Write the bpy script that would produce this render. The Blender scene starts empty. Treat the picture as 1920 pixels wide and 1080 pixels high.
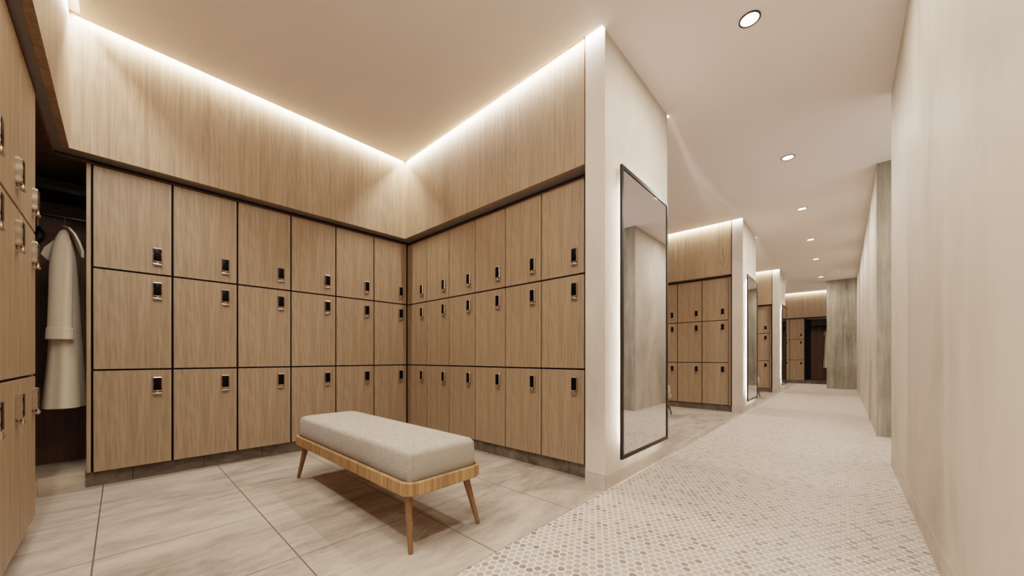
import bpy, bmesh, math, random
from mathutils import Vector, Matrix
random.seed(7)
S = bpy.context.scene
C = S.collection
PI = math.pi

# ------------------------------------------------------------------ materials
class NT:
    """small helper round a node tree"""
    def __init__(s, name):
        s.m = bpy.data.materials.new(name); s.m.use_nodes = True
        s.t = s.m.node_tree; s.b = s.t.nodes['Principled BSDF']; s.tc = None
    def n(s, typ, ins=None, **kw):
        x = s.t.nodes.new(typ)
        for k, v in kw.items(): setattr(x, k, v)
        for k, v in (ins or {}).items():
            if isinstance(v, bpy.types.NodeSocket): s.t.links.new(v, x.inputs[k])
            else: x.inputs[k].default_value = v
        return x
    def coord(s, which='Object'):
        if not s.tc: s.tc = s.n('ShaderNodeTexCoord')
        return s.tc.outputs[which]
    def vm(s, op, a, b=None, c=None):
        i = {0: a}
        if b is not None: i[1] = b
        if c is not None: i[2] = c
        return s.n('ShaderNodeVectorMath', i, operation=op).outputs[0]
    def ma(s, op, a, b=None, c=None):
        i = {0: a}
        if b is not None: i[1] = b
        if c is not None: i[2] = c
        return s.n('ShaderNodeMath', i, operation=op).outputs[0]
    def noise(s, vec, scale, detail=3, rough=.5, dist=0):
        return s.n('ShaderNodeTexNoise', {'Vector': vec, 'Scale': scale, 'Detail': detail, 'Roughness': rough, 'Distortion': dist}).outputs['Fac']
    def ramp(s, fac, stops):
        r = s.n('ShaderNodeValToRGB', {'Fac': fac}); e = r.color_ramp.elements
        while len(e) < len(stops): e.new(.5)
        for q, (p, c) in zip(e, stops): q.position = p; q.color = (*c, 1)
        return r.outputs['Color']
    def mix(s, fac, a, b, mode='MIX'):
        x = s.n('ShaderNodeMix', data_type='RGBA', blend_type=mode)
        for i, v in ((0, fac), (6, a), (7, b)):
            if isinstance(v, bpy.types.NodeSocket): s.t.links.new(v, x.inputs[i])
            else: x.inputs[i].default_value = v if i == 0 else (*v, 1)
        return x.outputs[2]
    def set(s, **kw):
        for k, v in kw.items():
            k = k.replace('_', ' ')
            if isinstance(v, bpy.types.NodeSocket): s.t.links.new(v, s.b.inputs[k])
            else: s.b.inputs[k].default_value = (*v, 1) if isinstance(v, tuple) else v
        return s.m
    def bump(s, h, strength=.2, dist=.002):
        o = s.n('ShaderNodeBump', {'Height': h, 'Strength': strength, 'Distance': dist}).outputs[0]
        s.t.links.new(o, s.b.inputs['Normal'])

def srgb(r, g, b):
    f = lambda u: u/12.92 if u <= .04045 else ((u+.055)/1.055)**2.4
    return tuple(f(v/255) for v in (r, g, b))

def wood(name, light, dark, axis='z', rough=.55, contrast=1.0, figure=True):
    t = NT(name)
    st = {'z': (1, 1, .018), 'x': (.018, 1, 1), 'y': (1, .018, 1)}[axis]
    p = t.vm('MULTIPLY', t.coord(), st)
    fine = t.noise(p, 190, 4, .6)
    mid = t.noise(p, 46, 3, .55)
    broad = t.noise(p, 7, 2, .5)
    v = t.ma('ADD', t.ma('MULTIPLY', fine, .38), t.ma('MULTIPLY', mid, .38))
    v = t.ma('ADD', v, t.ma('MULTIPLY', broad, .24))
    if figure:                                               # cathedral figure of the veneer
        st2 = {'z': (1, 1, .1), 'x': (.1, 1, 1), 'y': (1, .1, 1)}[axis]
        q = t.vm('MULTIPLY', t.coord(), st2)
        w = t.noise(q, 6.5, 2, .4, .25)
        rings = t.ma('SINE', t.ma('MULTIPLY', w, 95))
        v = t.ma('ADD', v, t.ma('MULTIPLY', rings, .028))
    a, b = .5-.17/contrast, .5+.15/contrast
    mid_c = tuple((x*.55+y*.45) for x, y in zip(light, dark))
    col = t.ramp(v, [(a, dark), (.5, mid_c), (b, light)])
    t.bump(fine, .05, .0006)
    return t.set(Base_Color=col, Roughness=rough)

def flat(name, col, rough=.5, metal=0.0, var=.06, scale=25, spec=.5):
    t = NT(name)
    v = t.noise(t.coord(), scale, 3)
    c = t.ramp(v, [(.3, tuple(x*(1-var) for x in col)), (.7, tuple(min(1, x*(1+var)) for x in col))])
    return t.set(Base_Color=c, Roughness=rough, Metallic=metal, Specular_IOR_Level=spec)

def plaster(name, light, mid, dark, stretch=.6):
    t = NT(name)
    p = t.vm('MULTIPLY', t.coord(), (1, 1, stretch))
    p = t.n('ShaderNodeMapping', {'Vector': p, 'Rotation': (.22, .1, 0)}).outputs[0]
    big = t.noise(p, 1.25, 6, .6, .5)
    q = t.vm('MULTIPLY', t.coord(), (1, 1, stretch*.5))
    streak = t.noise(q, 6, 4, .55, .3)
    v = t.ma('ADD', t.ma('MULTIPLY', big, .82), t.ma('MULTIPLY', streak, .18))
    col = t.ramp(v, [(.33, dark), (.45, mid), (.57, light)])
    t.bump(streak, .05, .002)
    return t.set(Base_Color=col, Roughness=.62, Specular_IOR_Level=.3)

def travertine(name):
    t = NT(name)
    p = t.vm('MULTIPLY', t.coord(), (1, 1, .06))
    v1 = t.noise(p, 15, 6, .7, .6)
    v2 = t.noise(p, 75, 4, .65, .2)
    v3 = t.noise(t.coord(), 2.0, 3, .5)
    v = t.ma('ADD', t.ma('ADD', t.ma('MULTIPLY', v1, .55), t.ma('MULTIPLY', v2, .2)), t.ma('MULTIPLY', v3, .25))
    col = t.ramp(v, [(.34, srgb(106, 98, 84)), (.44, srgb(132, 124, 109)), (.52, srgb(148, 140, 125)), (.62, srgb(170, 162, 147))])
    t.bump(v1, .1, .003)
    return t.set(Base_Color=col, Roughness=.5, Specular_IOR_Level=.3)

def stone_tile(name, light, mid, dark, grout, x0=None, px=.595, y0=None, py=.594, joint=.0055, along='XY'):
    t = NT(name)
    pos = t.coord()
    rot = t.n('ShaderNodeMapping', {'Vector': pos, 'Rotation': (0, 0, .95), 'Scale': (1.0, .34, 1.0)}).outputs[0]
    clouds = t.noise(rot, 3.4, 8, .68, 1.3)
    veins = t.noise(rot, 13, 7, .68, 1.2)
    v = t.ma('ADD', t.ma('MULTIPLY', clouds, .62), t.ma('MULTIPLY', veins, .38))
    col = t.ramp(v, [(.34, dark), (.46, mid), (.6, light)])
    if x0 is not None or y0 is not None:
        sep = t.n('ShaderNodeSeparateXYZ', {0: pos})
        masks = []
        for k, o, pitch in ((along[0], x0, px), (along[1], y0, py)):
            if o is None: continue
            w = t.n('ShaderNodeMath', {0: t.ma('SUBTRACT', sep.outputs[k], o), 1: pitch/2, 2: -pitch/2}, operation='WRAP').outputs[0]
            masks.append(t.ma('LESS_THAN', t.ma('ABSOLUTE', w), joint/2))
        m = masks[0] if len(masks) == 1 else t.ma('MAXIMUM', masks[0], masks[1])
        col = t.mix(m, col, grout)
    return t.set(Base_Color=col, Roughness=.46, Specular_IOR_Level=.35)

def hex_floor(name):
    t = NT(name); P = .0355; R3 = math.sqrt(3)
    pos = t.vm('SCALE', t.vm('MULTIPLY', t.coord(), (1, 1, 0)))
    pos.node.inputs['Scale'].default_value = 1/P
    h = (.5, R3/2, .5); nh = (-.5, -R3/2, -.5)
    a = t.vm('WRAP', pos, h, nh)
    b = t.vm('WRAP', t.vm('SUBTRACT', pos, (.5, R3/2, 0)), h, nh)
    la = t.n('ShaderNodeVectorMath', {0: t.vm('MULTIPLY', a, (1, 1, 0))}, operation='LENGTH').outputs['Value']
    lb = t.n('ShaderNodeVectorMath', {0: t.vm('MULTIPLY', b, (1, 1, 0))}, operation='LENGTH').outputs['Value']
    pick = t.ma('LESS_THAN', lb, la)
    g = t.n('ShaderNodeMix', data_type='VECTOR')
    t.t.links.new(pick, g.inputs[0]); t.t.links.new(a, g.inputs[4]); t.t.links.new(b, g.inputs[5])
    g = t.vm('MULTIPLY', g.outputs[1], (1, 1, 0))
    cid = t.vm('SNAP', t.vm('ADD', t.vm('SUBTRACT', pos, g), (.1, .1, .1)), (.25, .25, .25))
    ab = t.n('ShaderNodeSeparateXYZ', {0: t.vm('ABSOLUTE', g)})
    hx = t.ma('MAXIMUM', ab.outputs[0], t.ma('ADD', t.ma('MULTIPLY', ab.outputs[0], .5), t.ma('MULTIPLY', ab.outputs[1], R3/2)))
    ln = t.n('ShaderNodeVectorMath', {0: g}, operation='LENGTH').outputs['Value']
    d = t.ma('ADD', t.ma('MULTIPLY', hx, .6), t.ma('MULTIPLY', ln, .4))
    tile = t.n('ShaderNodeMapRange', {'Value': d, 'From Min': .375, 'From Max': .405, 'To Min': 1.0, 'To Max': 0.0}).outputs[0]
    wn = t.n('ShaderNodeTexWhiteNoise', {'Vector': cid}, noise_dimensions='3D').outputs['Value']
    tc = t.ramp(wn, [(0, srgb(124, 113, 104)), (.1, srgb(138, 126, 116)), (.24, srgb(160, 148, 137)), (.6, srgb(174, 162, 150)), (1, srgb(184, 172, 160))])
    marb = t.noise(t.coord(), 60, 3)
    tc = t.mix(t.ma('MULTIPLY', marb, .25), tc, srgb(150, 135, 120))
    col = t.mix(tile, srgb(209, 197, 185), tc)
    rg = t.ma('ADD', .72, t.ma('MULTIPLY', tile, -.28))
    t.bump(tile, .15, .001)
    return t.set(Base_Color=col, Roughness=rg, Specular_IOR_Level=.35)

def fabric(name, light, dark):
    t = NT(name)
    p = t.vm('MULTIPLY', t.coord(), (5, 30, 60))
    slub = t.noise(p, 5, 4, .65)
    q = t.noise(t.coord(), 420, 2)
    v = t.ma('ADD', t.ma('MULTIPLY', slub, .7), t.ma('MULTIPLY', q, .3))
    col = t.ramp(v, [(.33, dark), (.47, tuple((a+b*2)/3 for a, b in zip(dark, light))), (.62, light)])
    t.bump(v, .25, .002)
    return t.set(Base_Color=col, Roughness=.92, Specular_IOR_Level=.15, Sheen_Weight=.1)

def emit(name, col, strength):
    t = NT(name)
    v = t.noise(t.coord(), 3, 1)
    c = t.ramp(v, [(0, col), (1, col)])
    return t.set(Base_Color=c, Emission_Color=c, Emission_Strength=strength, Roughness=.4)

M = {}
M['oak'] = wood('oak veneer', srgb(168, 145, 119), srgb(129, 106, 82), contrast=1.2)
M['oak_dark'] = wood('shaded oak lining', srgb(108, 76, 50), srgb(60, 38, 22))  # oak darkened to carry the closets' shade in its colour; capping strips share it
M['bench_wood'] = wood('bench oak', srgb(188, 148, 104), srgb(116, 80, 50), contrast=1.6, figure=False)
M['bench_leg'] = wood('bench leg oak', srgb(148, 112, 76), srgb(94, 66, 42), figure=False)
M['black'] = flat('black laminate', (.006, .005, .0045), .6, spec=.2)
M['soffit'] = flat('grey soffit board', srgb(130, 125, 119), .6)
M['ceiling'] = flat('warm white ceiling paint', srgb(246, 238, 235), .85, var=.012, scale=3, spec=.15)
M['plaster'] = plaster('pale stone panel', srgb(207, 195, 182), srgb(195, 184, 170), srgb(170, 161, 147))
M['pier'] = plaster('pier stone panel', srgb(210, 199, 187), srgb(196, 185, 173), srgb(172, 163, 150))
M['travertine'] = travertine('vein cut travertine')
M['stone'] = stone_tile('large stone floor tile', srgb(176, 164, 150), srgb(152, 140, 127), srgb(118, 106, 95), srgb(94, 81, 68), -1.71, .595, -.078, .594)
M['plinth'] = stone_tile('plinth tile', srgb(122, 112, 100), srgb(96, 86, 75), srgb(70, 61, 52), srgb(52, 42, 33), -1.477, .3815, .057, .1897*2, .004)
M['closet_base'] = stone_tile('closet base tile', srgb(196, 181, 163), srgb(172, 157, 139), srgb(140, 125, 107), srgb(70, 58, 46))
M['pier_base'] = stone_tile('pier base tile', srgb(200, 190, 178), srgb(186, 175, 162), srgb(162, 152, 140), srgb(120, 108, 96), None, .6, 2.085, .36, .003)
M['wall_base'] = stone_tile('wall base tile', srgb(200, 188, 174), srgb(186, 174, 160), srgb(160, 149, 136), srgb(134, 121, 107), None, .6, .1, .3, .004)
M['hex'] = hex_floor('hexagon mosaic floor')
M['metal'] = flat('brushed nickel', srgb(196, 184, 168), .3, 1.0, .05, 60)
M['bronze'] = flat('dark bronze', srgb(78, 68, 57), .38, .7, .08, 40)
M['frame'] = flat('blackened steel', srgb(40, 36, 31), .38, .5, .08, 40)
M['glass_black'] = flat('black keypad glass', (.002, .002, .0022), .3, spec=.12)
M['cloth'] = fabric('oatmeal upholstery', srgb(174, 165, 152), srgb(128, 118, 105))
M['robe'] = fabric('cream waffle robe', srgb(212, 199, 177), srgb(186, 172, 149))
M['lens'] = emit('frosted lamp lens', (1, .9, .78), 9.0)
M['led'] = emit('warm led tape', (1, .89, .77), 330.0)
t = NT('mirror silver'); v = t.noise(t.coord(), 2, 1)
M['mirror'] = t.set(Base_Color=t.ramp(v, [(0, (.745, .745, .745)), (1, (.765, .765, .765))]), Metallic=1.0, Roughness=.015)

# ------------------------------------------------------------------ mesh helpers
class MB:
    def __init__(s): s.bm = bmesh.new()
    def box(s, x0, x1, y0, y1, z0, z1, bev=0, seg=2):
        r = bmesh.ops.create_cube(s.bm, size=1)
        for v in r['verts']:
            v.co = Vector(((x0+x1)/2+v.co.x*(x1-x0), (y0+y1)/2+v.co.y*(y1-y0), (z0+z1)/2+v.co.z*(z1-z0)))
        if bev:
            es = list({e for v in r['verts'] for e in v.link_edges})
            bmesh.ops.bevel(s.bm, geom=es, offset=bev, segments=seg, affect='EDGES', profile=.5)
        return s
    def loft(s, rings, cap=True):
        R = [[s.bm.verts.new(p) for p in ring] for ring in rings]
        n = len(R[0])
        for a, b in zip(R, R[1:]):
            for i in range(n):
                s.bm.faces.new((a[i], a[(i+1) % n], b[(i+1) % n], b[i]))
        if cap:
            s.bm.faces.new(list(reversed(R[0]))); s.bm.faces.new(R[-1])
        return s
    def tube(s, pts, r, n=12, cap=True):
        pts = [Vector(p) for p in pts]; rs = r if isinstance(r, (list, tuple)) else [r]*len(pts)
        rings = []; up = Vector((0, 0, 1))
        for i, p in enumerate(pts):
            d = (pts[min(i+1, len(pts)-1)]-pts[max(i-1, 0)]).normalized()
            a = d.orthogonal() if i == 0 else (prev - d*prev.dot(d))
            a.normalize(); b = d.cross(a); prev = a
            rings.append([p+a*math.cos(2*PI*k/n)*rs[i]+b*math.sin(2*PI*k/n)*rs[i] for k in range(n)])
        return s.loft(rings, cap)
    def build(s, name, mat, parent=None, smooth=True, kind=None):
        bmesh.ops.recalc_face_normals(s.bm, faces=s.bm.faces)
        me = bpy.data.meshes.new(name); s.bm.to_mesh(me); s.bm.free()
        me.materials.append(mat)
        if smooth:
            for p in me.polygons: p.use_smooth = True
            me.set_sharp_from_angle(angle=math.radians(40))
        o = bpy.data.objects.new(name, me); C.objects.link(o)
        if parent: o.parent = parent
        if kind: o['kind'] = kind
        return o

def struct(name, mat, *boxes):
    m = MB()
    for b in boxes: m.box(*b)
    return m.build(name, mat, None, False, 'structure')

def thing(name, label, cat, loc=(0, 0, 0), rz=0, group=None):
    o = bpy.data.objects.new(name, None); C.objects.link(o)
    o.location = loc; o.rotation_euler = (0, 0, rz); o.empty_display_size = .1
    o['label'] = label; o['category'] = cat
    if group: o['group'] = group
    return o

def copy_tree(o, parent=None):
    c = o.copy(); C.objects.link(c)
    if parent: c.parent = parent
    for ch in list(o.children): copy_tree(ch, c)
    return c

# ------------------------------------------------------------------ layout numbers (metres)
CEIL = 2.94
XP, XW = -1.115, .28                       # pier faces on the left, wall on the right
XA, XF = -3.60, -3.50                      # back wall door plane, fascia plane
PIERS = [2.085, 6.36, 10.635]; PL = 1.10   # near faces of the piers, length
YD = 14.91                                 # end bank: fascia plane
KICK, TOP = .098, 2.108

# ------------------------------------------------------------------ shell
struct('floor', M['stone'], (-4.3, XP, -2.2, 15.7, -.1, 0))
struct('floor_corridor', M['hex'], (XP, 3.0, -2.2, 15.7, -.1, 0))
# ceiling boards: corridor strip, then one field per bay with a light slot round it
bays = [(-.167, 2.04), (PIERS[0]+PL+.045, PIERS[1]-.045), (PIERS[1]+PL+.045, PIERS[2]-.045), (PIERS[2]+PL+.045, YD-.045)]
cb = [(XP, 3.0, -2.2, 13.1, CEIL, CEIL+.02), (XP, 3.0, 13.1, YD-.045, CEIL, CEIL+.02)]
for a, b in bays: cb.append((-3.452, XP, a, b, CEIL, CEIL+.02))
struct('ceiling', M['ceiling'], *cb)
struct('ceiling_upper', M['ceiling'], (-4.3, 3.0, -2.2, 15.7, 2.986, 3.1))
struct('wall_back', M['oak'], (-4.3, -4.2, -2.2, 15.7, 0, 2.98))
struct('wall_near', M['plaster'], (-4.3, XP, -2.3, -2.2, 0, 3.16))
struct('wall_far', M['plaster'], (-4.3, 3.0, 15.7, 15.8, 0, 3.16))
struct('wall_right', M['plaster'], (XW, .70, -2.2, 4.118, .107, CEIL))
struct('baseboard_right', M['wall_base'], (XW-.0015, .7015, -2.2, 4.1195, 0, .107))
struct('wall_right_far', M['plaster'], (.265, .70, 5.535, 13.1, 0, CEIL))
struct('wall_right_end', M['travertine'], (.264, 1.6, 5.52, 5.535, 0, CEIL))
struct('wall_end', M['travertine'], (-.335, 2.2, 13.1, 13.35, 0, CEIL))
for k, y in enumerate(PIERS):
    pr = M['pier']
    struct('wall_pier_%d' % (k+1), pr, (-1.257, XP, y, y+PL, .096, 2.985))
    struct('baseboard_pier_%d' % (k+1), M['pier_base'], (-1.2585, XP+.0015, y-.0015, y+PL+.0015, 0, .0945))
    struct('wall_core_%d' % (k+1), M['oak'], (-3.62, -1.258, y+PL-.45, y+PL-.02, 0, 3.06))
struct('wall_pier_4', M['pier'], (-1.257, XP, -1.3, -.215, .0, 3.06))
struct('trim_98', M['oak'], (-1.680, -1.262, -.30, -.277, .094, TOP))

def fascia(n, side, a, b, p, c0=None):
    """oak fascia over a bank: board, grey soffit, black shadow gap, oak capping strip. p = front plane.
    a, b = ends of the board; the inner layers run on to the corner."""
    if side == 'B':      # faces -Y; the bank on the back wall closes the left corner
        bs = [(a, b, p, p+.03, 2.137, 2.985), (-3.53, b, p+.03, p+.118, 2.139, 2.16), (-3.618, b, p+.118, p+.16, 2.112, 2.15), (-3.606, b, p+.106, p+.118, 2.110, 2.123)]
    elif side == 'A':    # faces +X
        bs = [(p-.03, p, a, b, 2.137, 2.985), (p-.118, p-.03, a-.07, b+.118, 2.139, 2.16), (p-.16, p-.118, a-.12, b+.16, 2.112, 2.15), (p-.118, p-.106, -.13, b+.106, 2.110, 2.123)]
    else:                # faces +Y
        bs = [(a, b, p-.03, p, 2.137, 2.985), (-3.53, b, p-.07, p-.03, 2.139, 2.16), (-3.618, b, p-.12, p-.07, 2.112, 2.15), (-2.84, b, p-.07, p-.058, 2.110, 2.123)]
    for q, (bb, mt) in enumerate(zip(bs, ('oak', 'soffit', 'black', 'oak_dark'))):
        struct('trim_%d' % (n*10+q), M[mt], bb)
YC = -.215
fascia(1, 'A', YC, 2.09, XF)
fascia(2, 'B', -3.53, -1.269, 2.09)
fascia(3, 'C', -3.53, -1.262, YC)
for k in (1, 2):
    fascia(3+k, 'B', -3.495, -1.269, PIERS[k]+.005)
    struct('trim_%d' % (60+k), M['black'], (-1.2685, -1.2575, PIERS[k]+.018, PIERS[k]+.03, .1, 2.93))
    y0, y1 = PIERS[k-1]+PL, PIERS[k]
    struct('wall_bay_%d' % (k+1), M['oak'], (-3.62, -3.50, y0, y1+.004, 0, 3.06))
struct('wall_bay_4', M['oak'], (-3.62, -3.50, PIERS[2]+PL, YD, 0, 3.06))
fascia(6, 'B', -3.495, .28, YD)
struct('trim_63', M['black'], (-1.2685, -1.2575, 2.103, 2.118, .1, 2.93))

# tiled plinths under the banks
struct('baseboard_back', M['plinth'], (-4.1, -3.638, -.154, 2.213, 0, .094))
struct('baseboard_left', M['plinth'], (-2.83, -1.262, -.72, -.313, 0, .094))
struct('baseboard_bank', M['plinth'], (-3.636, -1.26, 2.215, 2.64, 0, .094))
for k in (1, 2): struct('baseboard_bay_%d' % (k+1), M['plinth'], (-3.48, -1.26, PIERS[k]+.13, PIERS[k]+.55, 0, .094))
struct('baseboard_end', M['plinth'], (-3.48, .26, YD+.13, YD+.70, 0, .094))

# ------------------------------------------------------------------ lockers
PW, RH = .383, .6725
def make_locker(lock_z, h=.6645):
    root = thing('locker', '', 'locker')
    w = PW-.0125
    b = MB(); bw, d = PW/2-.0006, .43                         # open-fronted carcass of five boards
    b.box(-bw, -bw+.014, .020, d, 0, RH-.0005); b.box(bw-.014, bw, .020, d, 0, RH-.0005)
    b.box(-bw+.014, bw-.014, .020, d, 0, .014); b.box(-bw+.014, bw-.014, .020, d, RH-.0145, RH-.0005)
    b.box(-bw+.014, bw-.014, d-.01, d, .014, RH-.0145)
    b.build('body', M['black'], root)
    dr = MB().box(-w/2, w/2, 0, .019, .0015, h-.002, .0012, 1).build('door', M['oak'], root)
    lx = PW/2-.079
    # lock housing: rounded plate whose flanks are scalloped
    prof = []
    N = 24
    rings = []
    for i in range(N+1):
        z = -.049+.098*i/N
        e = min(1, (min(i, N-i)+.6)/2.2)                       # rounded top and bottom
        dep = .0175*(.78+.22*e)
        hw = .0248*(.9+.1*e)*(.97+.03*math.cos(4*PI*i/N))
        rings.append([(lx-hw, -.0002, lock_z+z), (lx-hw, -dep*.75, lock_z+z), (lx-hw+.004, -dep, lock_z+z),
                      (lx+hw-.004, -dep, lock_z+z), (lx+hw, -dep*.75, lock_z+z), (lx+hw, -.0002, lock_z+z)])
    MB().loft(rings).build('lock_housing', M['metal'], dr)
    MB().box(lx-.0205, lx+.0205, -.0188, -.012, lock_z-.0445, lock_z+.0445, .003, 2).build('keypad', M['glass_black'], dr)
    hz = lock_z-.0665
    hb = MB().box(lx-.0245, lx+.0245, -.021, -.011, hz-.0065, hz+.0065, .003, 2)
    hb.tube([(lx, .0, hz), (lx, -.012, hz)], .007, 12)
    hb.tube([(lx, -.014, hz), (lx, -.014, hz+.017)], .0055, 10)
    hb.build('latch_handle', M['metal'], dr)
    return root
protos = [make_locker(.563), make_locker(.563), make_locker(.134)]
used = [False]*3
def place_locker(row, loc, rz, label, group):
    if not used[row]: o = protos[row]; used[row] = True
    else: o = copy_tree(protos[row])
    o.location = (loc[0], loc[1], KICK+row*RH); o.rotation_euler = (0, 0, rz)
    o['label'] = label; o['group'] = group
ROW = ['bottom row', 'middle row', 'top row']
ORD = ['first', 'second', 'third', 'fourth', 'fifth', 'sixth']
for c in range(6):
    for r in range(3):
        place_locker(r, (XA, -.127+PW*(c+.5), 0), PI/2,
            'oak locker in the back wall bank, %s, %s column from the robe closet' % (ROW[r], ORD[c]), 'oak lockers in the back wall bank')
        place_locker(r, (-3.625+PW*(c+.5), 2.19, 0), 0,
            'oak locker left of the nearest pier, %s, %s from the inner corner' % (ROW[r], ORD[c]), 'oak lockers beside the near mirror pier')
CL = ['nearest the robe closet', 'second from the robe closet', 'cut by the left photo edge']
for c in range(3):
    for r in range(3):
        place_locker(r, (-2.833+PW*(c+.5), -.275, 0), PI,
            'oak locker at the left photo edge, %s, %s' % (ROW[r], CL[c]), 'oak lockers at the left photo edge')
for k, n, nm in ((1, 3, 'second'), (2, 1, 'third')):
    for c in range(n):
        for r in range(3):
            where = ['beside the %s mirror pier' % nm, 'second column left of the %s mirror pier' % nm, 'third column left of the %s mirror pier' % nm, 'fourth column left of the %s mirror pier' % nm][c]
            place_locker(r, (-1.327-PW*(c+.5), PIERS[k]+.105, 0), 0,
                'oak locker down the corridor, %s, %s' % (ROW[r], where), 'oak lockers in the bay by the %s mirror pier' % nm)
for c in range(2):
    for r in range(3):
        where = ['beside the dark open closet', 'second column from the dark open closet'][c]
        place_locker(r, (-.925-PW*(c+.5), YD+.105, 0), 0,
            'oak locker at the far corridor end, %s, %s' % (ROW[r], where), 'oak lockers at the far corridor end')
# plain infill fronts where the banks run on out of sight
struct('trim_91', M['oak'], (-3.48, -1.327-PW*3-.003, PIERS[1]+.107, PIERS[1]+.13, .094, TOP))
struct('trim_92', M['oak'], (-3.48, -1.327-PW-.003, PIERS[2]+.107, PIERS[2]+.13, .094, TOP))
struct('trim_93', M['oak'], (-3.48, -.925-PW*2-.003, YD+.107, YD+.13, .094, TOP))
for k in range(2): struct('trim_%d' % (94+k), M['black'], (-1.292, -1.2575, PIERS[k+1]+.112, PIERS[k+1]+.13, .094, TOP)); struct('trim_%d' % (70+k), M['oak'], (-1.3255, -1.292, PIERS[k+1]+.106, PIERS[k+1]+.13, .098, TOP))
struct('trim_96', M['black'], (-1.326, -1.2575, 2.20, 2.215, .094, TOP))
struct('trim_97', M['black'], (-3.645, -3.6275, 2.176, 2.205, .094, TOP))

# ------------------------------------------------------------------ robe closets
cl = thing('robe_closet', 'dark open corner robe closet left of the back wall lockers', 'closet', (-3.87, -.5, 0))
def cpart(root, name, mat, *boxes, bev=0):
    m = MB(); L = root.location
    for b in boxes: m.box(b[0]-L.x, b[1]-L.x, b[2]-L.y, b[3]-L.y, b[4]-L.z, b[5]-L.z, bev)
    return m.build(name, mat, root, False)
cpart(cl, 'base', M['closet_base'], (-4.14, -3.655, -.9, -.156, 0, .1), (-3.655, -2.845, -.9, -.345, 0, .1))
cpart(cl, 'side_panel', M['oak'], (-4.12, -3.606, -.1505, -.1315, .1, 2.109))
cpart(cl, 'side_panel', M['oak'], (-2.862, -2.842, -.76, -.285, .1, 2.109))
cpart(cl, 'shaded_back_panel', M['oak_dark'], (-4.14, -4.12, -.9, -.1315, .1, 2.128))
cpart(cl, 'shaded_back_panel', M['oak_dark'], (-4.12, -2.842, -.9, -.88, .1, 2.128))
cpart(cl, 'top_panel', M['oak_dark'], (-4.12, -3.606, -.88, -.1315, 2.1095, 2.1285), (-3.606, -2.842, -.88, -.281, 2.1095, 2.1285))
cpart(cl, 'shelf', M['black'], (-4.12, -3.80, -.88, -.152, 1.945, 1.972))
def rod(root, p, q, r=.014):
    L = root.location
    o = MB().tube([Vector(p)-L, Vector(q)-L], r, 16).build('hanging_rod', M['frame'], root)
    return o
rod(cl, (-3.90, -.88, 1.80), (-3.90, -.151, 1.80))

def make_hanger(name, label, loc, rz, parent_thing=None):
    h = thing(name, label, 'hanger', loc, rz)
    pts = [(0, 0, .0)]
    a = [(.014*math.sin(t_)+0, 0, .112+.0165*math.cos(t_)) for t_ in [math.radians(d) for d in range(-110, 91, 20)]]
    hook = [(0, 0, 0), (0, 0, .06), (.002, 0, .085)] 
    loop = [(.018*math.cos(math.radians(d)), 0, .1+.018*math.sin(math.radians(d))) for d in range(-60, 200, 20)]
    MB().tube([(0, 0, .0), (0, 0, .05), (.006, 0, .075)]+loop, .0026, 8).build('hook', M['metal'], h)
    MB().tube([(-.19, 0, -.085), (-.12, 0, -.045), (-.04, 0, -.008), (0, 0, 0), (.04, 0, -.008), (.12, 0, -.045), (.19, 0, -.085), (.185, 0, -.1), (0, 0, -.1), (-.185, 0, -.1), (-.19, 0, -.085)], .009, 8).build('frame', M['black'], h)
    return h
make_hanger('clothes_hanger', 'empty black hanger on the rod left of the white robe', (-3.90, -.368, 1.706), math.radians(12))
h_ = make_hanger('clothes_hanger', 'hanger inside the shoulders of the white robe', (-3.90, -.257, 1.708), 0); h_.scale = (.86, .86, .86)

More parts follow.
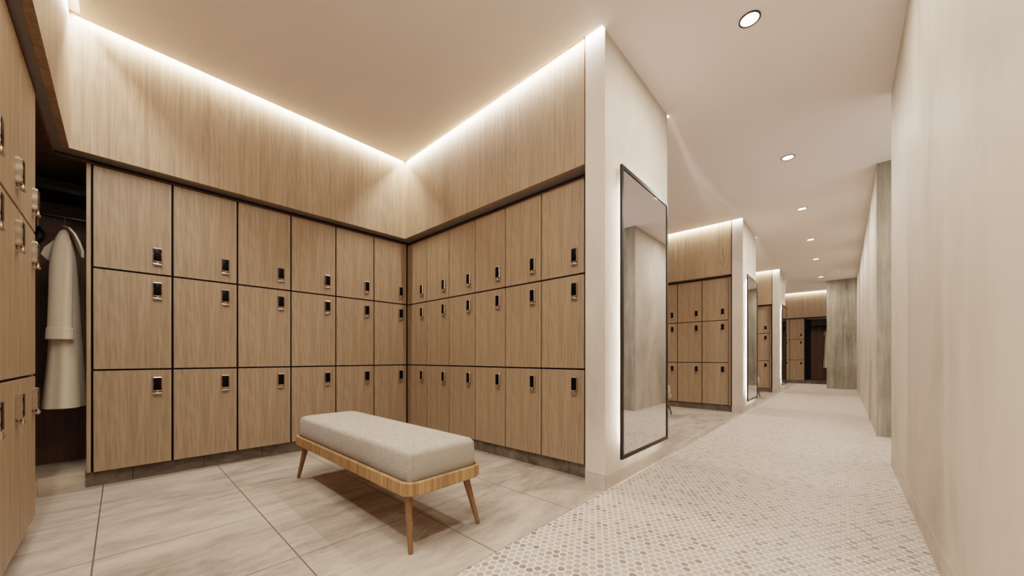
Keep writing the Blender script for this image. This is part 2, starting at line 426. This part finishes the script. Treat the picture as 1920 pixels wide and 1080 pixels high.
def make_robe(label, loc):
    """robe on a hanger that points along local x; seen from +x"""
    r = thing('bath_robe', label, 'robe', loc)
    N = 40
    def ring(z, rx, ry, fold, cx=0, cy=0, ph=0.0):
        out = []
        for k in range(N):
            a = 2*PI*k/N; c_, s_ = math.cos(a), math.sin(a)
            f = 1+fold*.45*math.sin(5*a+ph)+fold*.25*math.sin(9*a+1.3+ph)
            ex = lambda v, p: math.copysign(abs(v)**p, v)
            out.append((cx+rx*ex(c_, .8)*f, cy+ry*ex(s_, .8)*f, z))
        return out
    rings = [ring(-.02, .045, .014, 0), ring(-.045, .085, .022, .01), ring(-.075, .135, .03, .01), ring(-.12, .165, .038, .015), ring(-.2, .18, .05, .02),
             ring(-.38, .18, .060, .035), ring(-.55, .178, .063, .05, 0, .004), ring(-.70, .182, .068, .06, 0, .004), ring(-.9, .19, .078, .07, 0, .004),
             ring(-1.06, .195, .087, .075, 0, .002), ring(-1.192, .2, .094, .07, 0, 0), ring(-1.196, .19, .085, .07), ring(-1.15, .18, .08, .06)]
    MB().loft(rings).build('robe_body', M['robe'], r)
    for sx in (1, -1):
        n = 20
        def sr(z, x, y, hx, hy, fo=.03):
            return [(sx*(x+hx*math.cos(2*PI*k/n)*(1+fo*math.sin(3*2*PI*k/n+z*9))), y+hy*math.sin(2*PI*k/n)*(1+fo*math.sin(5*2*PI*k/n)), z) for k in range(n)]
        sl = MB().loft([sr(-.02, .10, .004, .018, .010), sr(-.045, .135, .004, .035, .020), sr(-.09, .165, .002, .048, .030), sr(-.15, .178, -.001, .05, .040), sr(-.23, .185, -.003, .05, .047), sr(-.32, .187, -.005, .05, .05), sr(-.45, .19, -.006, .047, .050),
                        sr(-.62, .192, -.008, .046, .052), sr(-.735, .193, -.009, .046, .054), sr(-.735, .193, -.009, .035, .044), sr(-.70, .193, -.009, .03, .04)]).build('sleeve', M['robe'], r)
        MB().loft([sr(-.672, .192, -.008, .047, .054), sr(-.676, .192, -.008, .051, .058), sr(-.744, .193, -.009, .052, .060), sr(-.748, .193, -.009, .048, .056), sr(-.748, .193, -.009, .036, .045), sr(-.72, .193, -.009, .036, .044)]).build('cuff', M['robe'], sl)
    # shawl collar: band folded round the neck and hanging open
    def band(pts, w, th):
        rings = []
        for i, (p, d) in enumerate(pts):
            p = Vector(p); d = Vector(d).normalized()
            n_ = Vector((0, 0, 1)).cross(d) if abs(d.z) < .95 else Vector((0, 1, 0))
            n_.normalize()
            ww = w*(1 if 0 < i < len(pts)-1 else .35)
            rings.append([p+d*ww+n_*th, p-d*ww+n_*th, p-d*ww-n_*th, p+d*ww-n_*th])
        return MB().loft(rings)
    bnd = band([((.075, -.004, .012), (1, .1, .2)), ((.07, .022, .0), (1, 0, .3)), ((.09, .043, -.035), (1, .2, .1)), ((.11, .062, -.09), (1, .3, 0)), ((.12, .078, -.15), (1, .3, 0)), ((.12, .084, -.19), (1, 0, 0))], .024, .006)
    o = bnd.build('collar', M['robe'], r)
    bnd = band([((.10, -.03, -.09), (0, 1, .3)), ((.12, -.056, -.15), (.2, 1, .2)), ((.13, -.068, -.20), (.2, 1, 0)), ((.12, -.055, -.235), (0, 1, 0))], .02, .005)
    bnd.build('lapel', M['robe'], r)
    return r
make_robe('cream bath robe hanging in the corner closet left of the lockers', (-3.90, -.257, 1.712))

ec = thing('robe_closet', 'dark open closet at the far corridor end beside the travertine wall', 'closet', (-.4, YD+.35, 0))
y0 = YD+.105
cpart(ec, 'side_panel', M['black'], (-.921, -.899, y0, y0+.55, .094, TOP))
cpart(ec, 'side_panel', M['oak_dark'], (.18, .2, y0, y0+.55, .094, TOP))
cpart(ec, 'shaded_back_panel', M['oak_dark'], (-.899, .18, y0+.55, y0+.57, .094, TOP))
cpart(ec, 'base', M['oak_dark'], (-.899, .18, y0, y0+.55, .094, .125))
cpart(ec, 'shaded_back_panel', M['black'], (-.899, -.79, y0+.535, y0+.549, .125, TOP))  # black sheet added to imitate the shadow at the left of the back
cpart(ec, 'shelf', M['black'], (-.899, .18, y0+.2, y0+.55, 1.86, 1.885))
rod(ec, (-.899, y0+.3, 1.80), (.18, y0+.3, 1.80))
rb = make_robe('white robe at the far corridor end, half hidden by the travertine wall', (-.375, y0+.3, 1.712))
rb.rotation_euler = (0, 0, PI/2)
make_hanger('clothes_hanger', 'hanger of the half hidden white robe in the far closet', (-.375, y0+.3, 1.706), PI/2)

# ------------------------------------------------------------------ mirrors
def make_mirror(label, y):
    r = thing('wall_mirror', label, 'mirror', (XP, y, 0), 0, 'backlit mirrors on the piers')
    W, z0, z1, fw, d0, d1 = .85, .168, 2.135, .025, .020, .036
    f = MB().box(d0, d1, 0, W, z0, z0+fw).box(d0, d1, 0, W, z1-fw, z1).box(d0, d1, 0, fw, z0+fw, z1-fw).box(d0, d1, W-fw, W, z0+fw, z1-fw)
    f.build('frame', M['frame'], r, False)
    MB().box(d1-.008, d1-.005, fw, W-fw, z0+fw, z1-fw).build('mirror_glass', M['mirror'], r, False)
    MB().box(.0005, d1-.009, .105, W-.105, z0+.105, z1-.105).build('backing_board', M['black'], r, False)
    i, a, b = .10, d1-.013, d1-.009                                # led tape round the rim of the backing board
    MB().box(a, b, i, i+.0045, z0+i, z1-i).box(a, b, W-i-.0045, W-i, z0+i, z1-i).box(a, b, i+.0045, W-i-.0045, z1-i-.0045, z1-i).box(a, b, i+.0045, W-i-.0045, z0+i, z0+i+.0045).build('backlight', M['led'], r, False)
    return r
make_mirror('tall black framed backlit mirror on the nearest pier', PIERS[0]+.168)
make_mirror('tall backlit mirror on the second pier down the corridor', PIERS[1]+.185)
make_mirror('tall backlit mirror on the third, farthest pier', PIERS[2]+.20)

# ------------------------------------------------------------------ benches
def rrect(cx, cy, hx, hy, r, z, n=8):
    out = []
    for q, (sx, sy) in enumerate(((1, 1), (-1, 1), (-1, -1), (1, -1))):
        for k in range(n+1):
            a = PI/2*q+PI/2*k/n
            out.append((cx+sx*(hx-r)+r*math.cos(a), cy+sy*(hy-r)+r*math.sin(a), z))
    return out
def make_bench():
    r = thing('bench', '', 'bench')
    hx, hy = .742, .222
    z0, z1 = .245, .306
    MB().loft([rrect(0, 0, hx-.006, hy-.006, .06, z0), rrect(0, 0, hx, hy, .066, z0+.006), rrect(0, 0, hx, hy, .066, z1-.003), rrect(0, 0, hx-.003, hy-.003, .063, z1),
               rrect(0, 0, hx-.016, hy-.016, .05, z1), rrect(0, 0, hx-.018, hy-.018, .048, z1-.03)]).build('frame', M['bench_wood'], r)
    ax, ay = hx-.026, hy-.024
    k0 = .2765
    cu = MB().loft([rrect(0, 0, ax-.01, ay-.01, .04, k0), rrect(0, 0, ax, ay, .045, k0+.012), rrect(0, 0, ax+.003, ay+.003, .045, k0+.07), rrect(0, 0, ax, ay, .044, .412), rrect(0, 0, ax-.004, ay-.004, .043, .424),
               rrect(0, 0, ax-.014, ay-.014, .04, .434), rrect(0, 0, ax-.035, ay-.035, .04, .4395), rrect(0, 0, ax-.1, ay-.1, .04, .443)])
    cu = cu.build('cushion', M['cloth'], r)
    for sx in (1, -1):
        for sy in (1, -1):
            x, y = sx*(ax+.0025-.045*(1-math.cos(.5))), sy*(ay+.0025-.045*(1-math.sin(.5)))
            MB().tube([(x, y, k0+.03), (x+sx*.0008, y, .34), (x-sx*.0006, y, .412), (x-sx*.004, y, .424)], .0011, 6).build('seam', M['cloth'], cu)
    for sx in (1, -1):
        for sy in (1, -1):
            MB().tube([(sx*.725, sy*.195, 0), (sx*.724, sy*.1945, .006), (sx*.655, sy*.164, .249)], [.0085, .0105, .0195], 16).build('leg', M['bench_leg'], r)
    return r
b0 = make_bench()
b0.location = (-2.1, 1.043, 0); b0['label'] = 'grey cushioned oak bench in front of the lockers, in the foreground'; b0['group'] = 'cushioned benches in the bays'
b1 = copy_tree(b0); b1.location = (-2.615, 5.385, 0); b1['label'] = 'cushioned bench half hidden behind the nearest mirror, in the second bay'
b2 = copy_tree(b0); b2.location = (-2.04, 9.12, 0); b2['label'] = 'cushioned bench end just showing past the second mirror, in the third bay'

# ------------------------------------------------------------------ downlights
DL = [2.63, 4.72, 6.48, 8.28, 10.0, 12.3]
def lamp(name, typ, loc, energy, col=(1, .84, .66), **kw):
    l = bpy.data.lights.new(name, typ); l.energy = energy; l.color = col
    rot = kw.pop('rot', (0, 0, 0))
    for k, v in kw.items(): setattr(l, k, v)
    o = bpy.data.objects.new(name, l); C.objects.link(o); o.location = loc; o.rotation_euler = rot
    return o
WARM = (1, .93, .86)
E_DOWN, E_COVE = 18, 11
names = ['nearest the camera', 'second from the camera', 'third from the camera', 'fourth from the camera', 'fifth from the camera', 'farthest down the corridor']
for i, y in enumerate(DL):
    d = thing('downlight', 'round recessed corridor downlight, %s' % names[i], 'ceiling light', (-.425, y, CEIL), 0, 'round corridor downlights')
    n = 40
    cir = lambda r_, z: [(r_*math.cos(2*PI*k/n), r_*math.sin(2*PI*k/n), z) for k in range(n)]
    MB().loft([cir(.058, .0), cir(.058, -.006), cir(.0545, -.008), cir(.049, -.006), cir(.049, .0)], cap=False).build('trim_ring', M['bronze'], d)
    MB().loft([cir(.049, -.001), cir(.049, -.003)]).build('lens', M['lens'], d)
for y in DL+[.5, -1.4]:
    lamp('downlight_beam', 'AREA', (-.425, y, CEIL-.02), E_DOWN, WARM, shape='DISK', size=.09)

for x, y in ((-1.25, .25), (-1.95, -.02)):
    lamp('bay_fill', 'AREA', (x, y, CEIL-.03), 13, WARM, shape='DISK', size=.9)  # unseen soft fill added over the first bay, no fixture there

# cove lamps in the slots round the bays (hidden above the ceiling board)
def cove(x0, x1, y0, y1, e):
    L = max(abs(x1-x0), abs(y1-y0))
    alongx = abs(x1-x0) > abs(y1-y0)
    lamp('cove_lamp', 'AREA', ((x0+x1)/2, (y0+y1)/2, CEIL+.032), e*L, WARM, shape='RECTANGLE', size=L if alongx else .014, size_y=.014 if alongx else L)
cove(-3.476, -3.476, -.19, 2.065, E_COVE)
cove(-3.45, XP, 2.063, 2.063, E_COVE)
cove(-3.46, -1.27, -.191, -.191, E_COVE)
for k in (0, 1, 2):
    a, b = PIERS[k]+PL, (PIERS+[YD])[k+1]
    cove(-3.45, XP, b-.022, b-.022, E_COVE)
    cove(-3.45, XP, a+.022, a+.022, E_COVE)
    cove(-3.476, -3.476, a, b, E_COVE)
cove(XP, .25, YD-.022, YD-.022, E_COVE)

# ------------------------------------------------------------------ world, camera, view
w = bpy.data.worlds.new('World'); S.world = w; w.use_nodes = True
w.node_tree.nodes['Background'].inputs[0].default_value = (1, .93, .88, 1)
w.node_tree.nodes['Background'].inputs[1].default_value = 1.7
cam = bpy.data.cameras.new('Camera'); co = bpy.data.objects.new('Camera', cam); C.objects.link(co)
cam.sensor_width = 36; cam.sensor_fit = 'HORIZONTAL'; cam.lens = 675/1920*36
cam.shift_y = 130/1920; cam.clip_start = .02; cam.clip_end = 60
co.location = (0, 0, .85); co.rotation_euler = (PI/2, 0, math.atan(621/675))
S.camera = co
S.view_settings.view_transform = 'Filmic'
S.view_settings.look = 'Medium High Contrast'
S.view_settings.exposure = 0.12
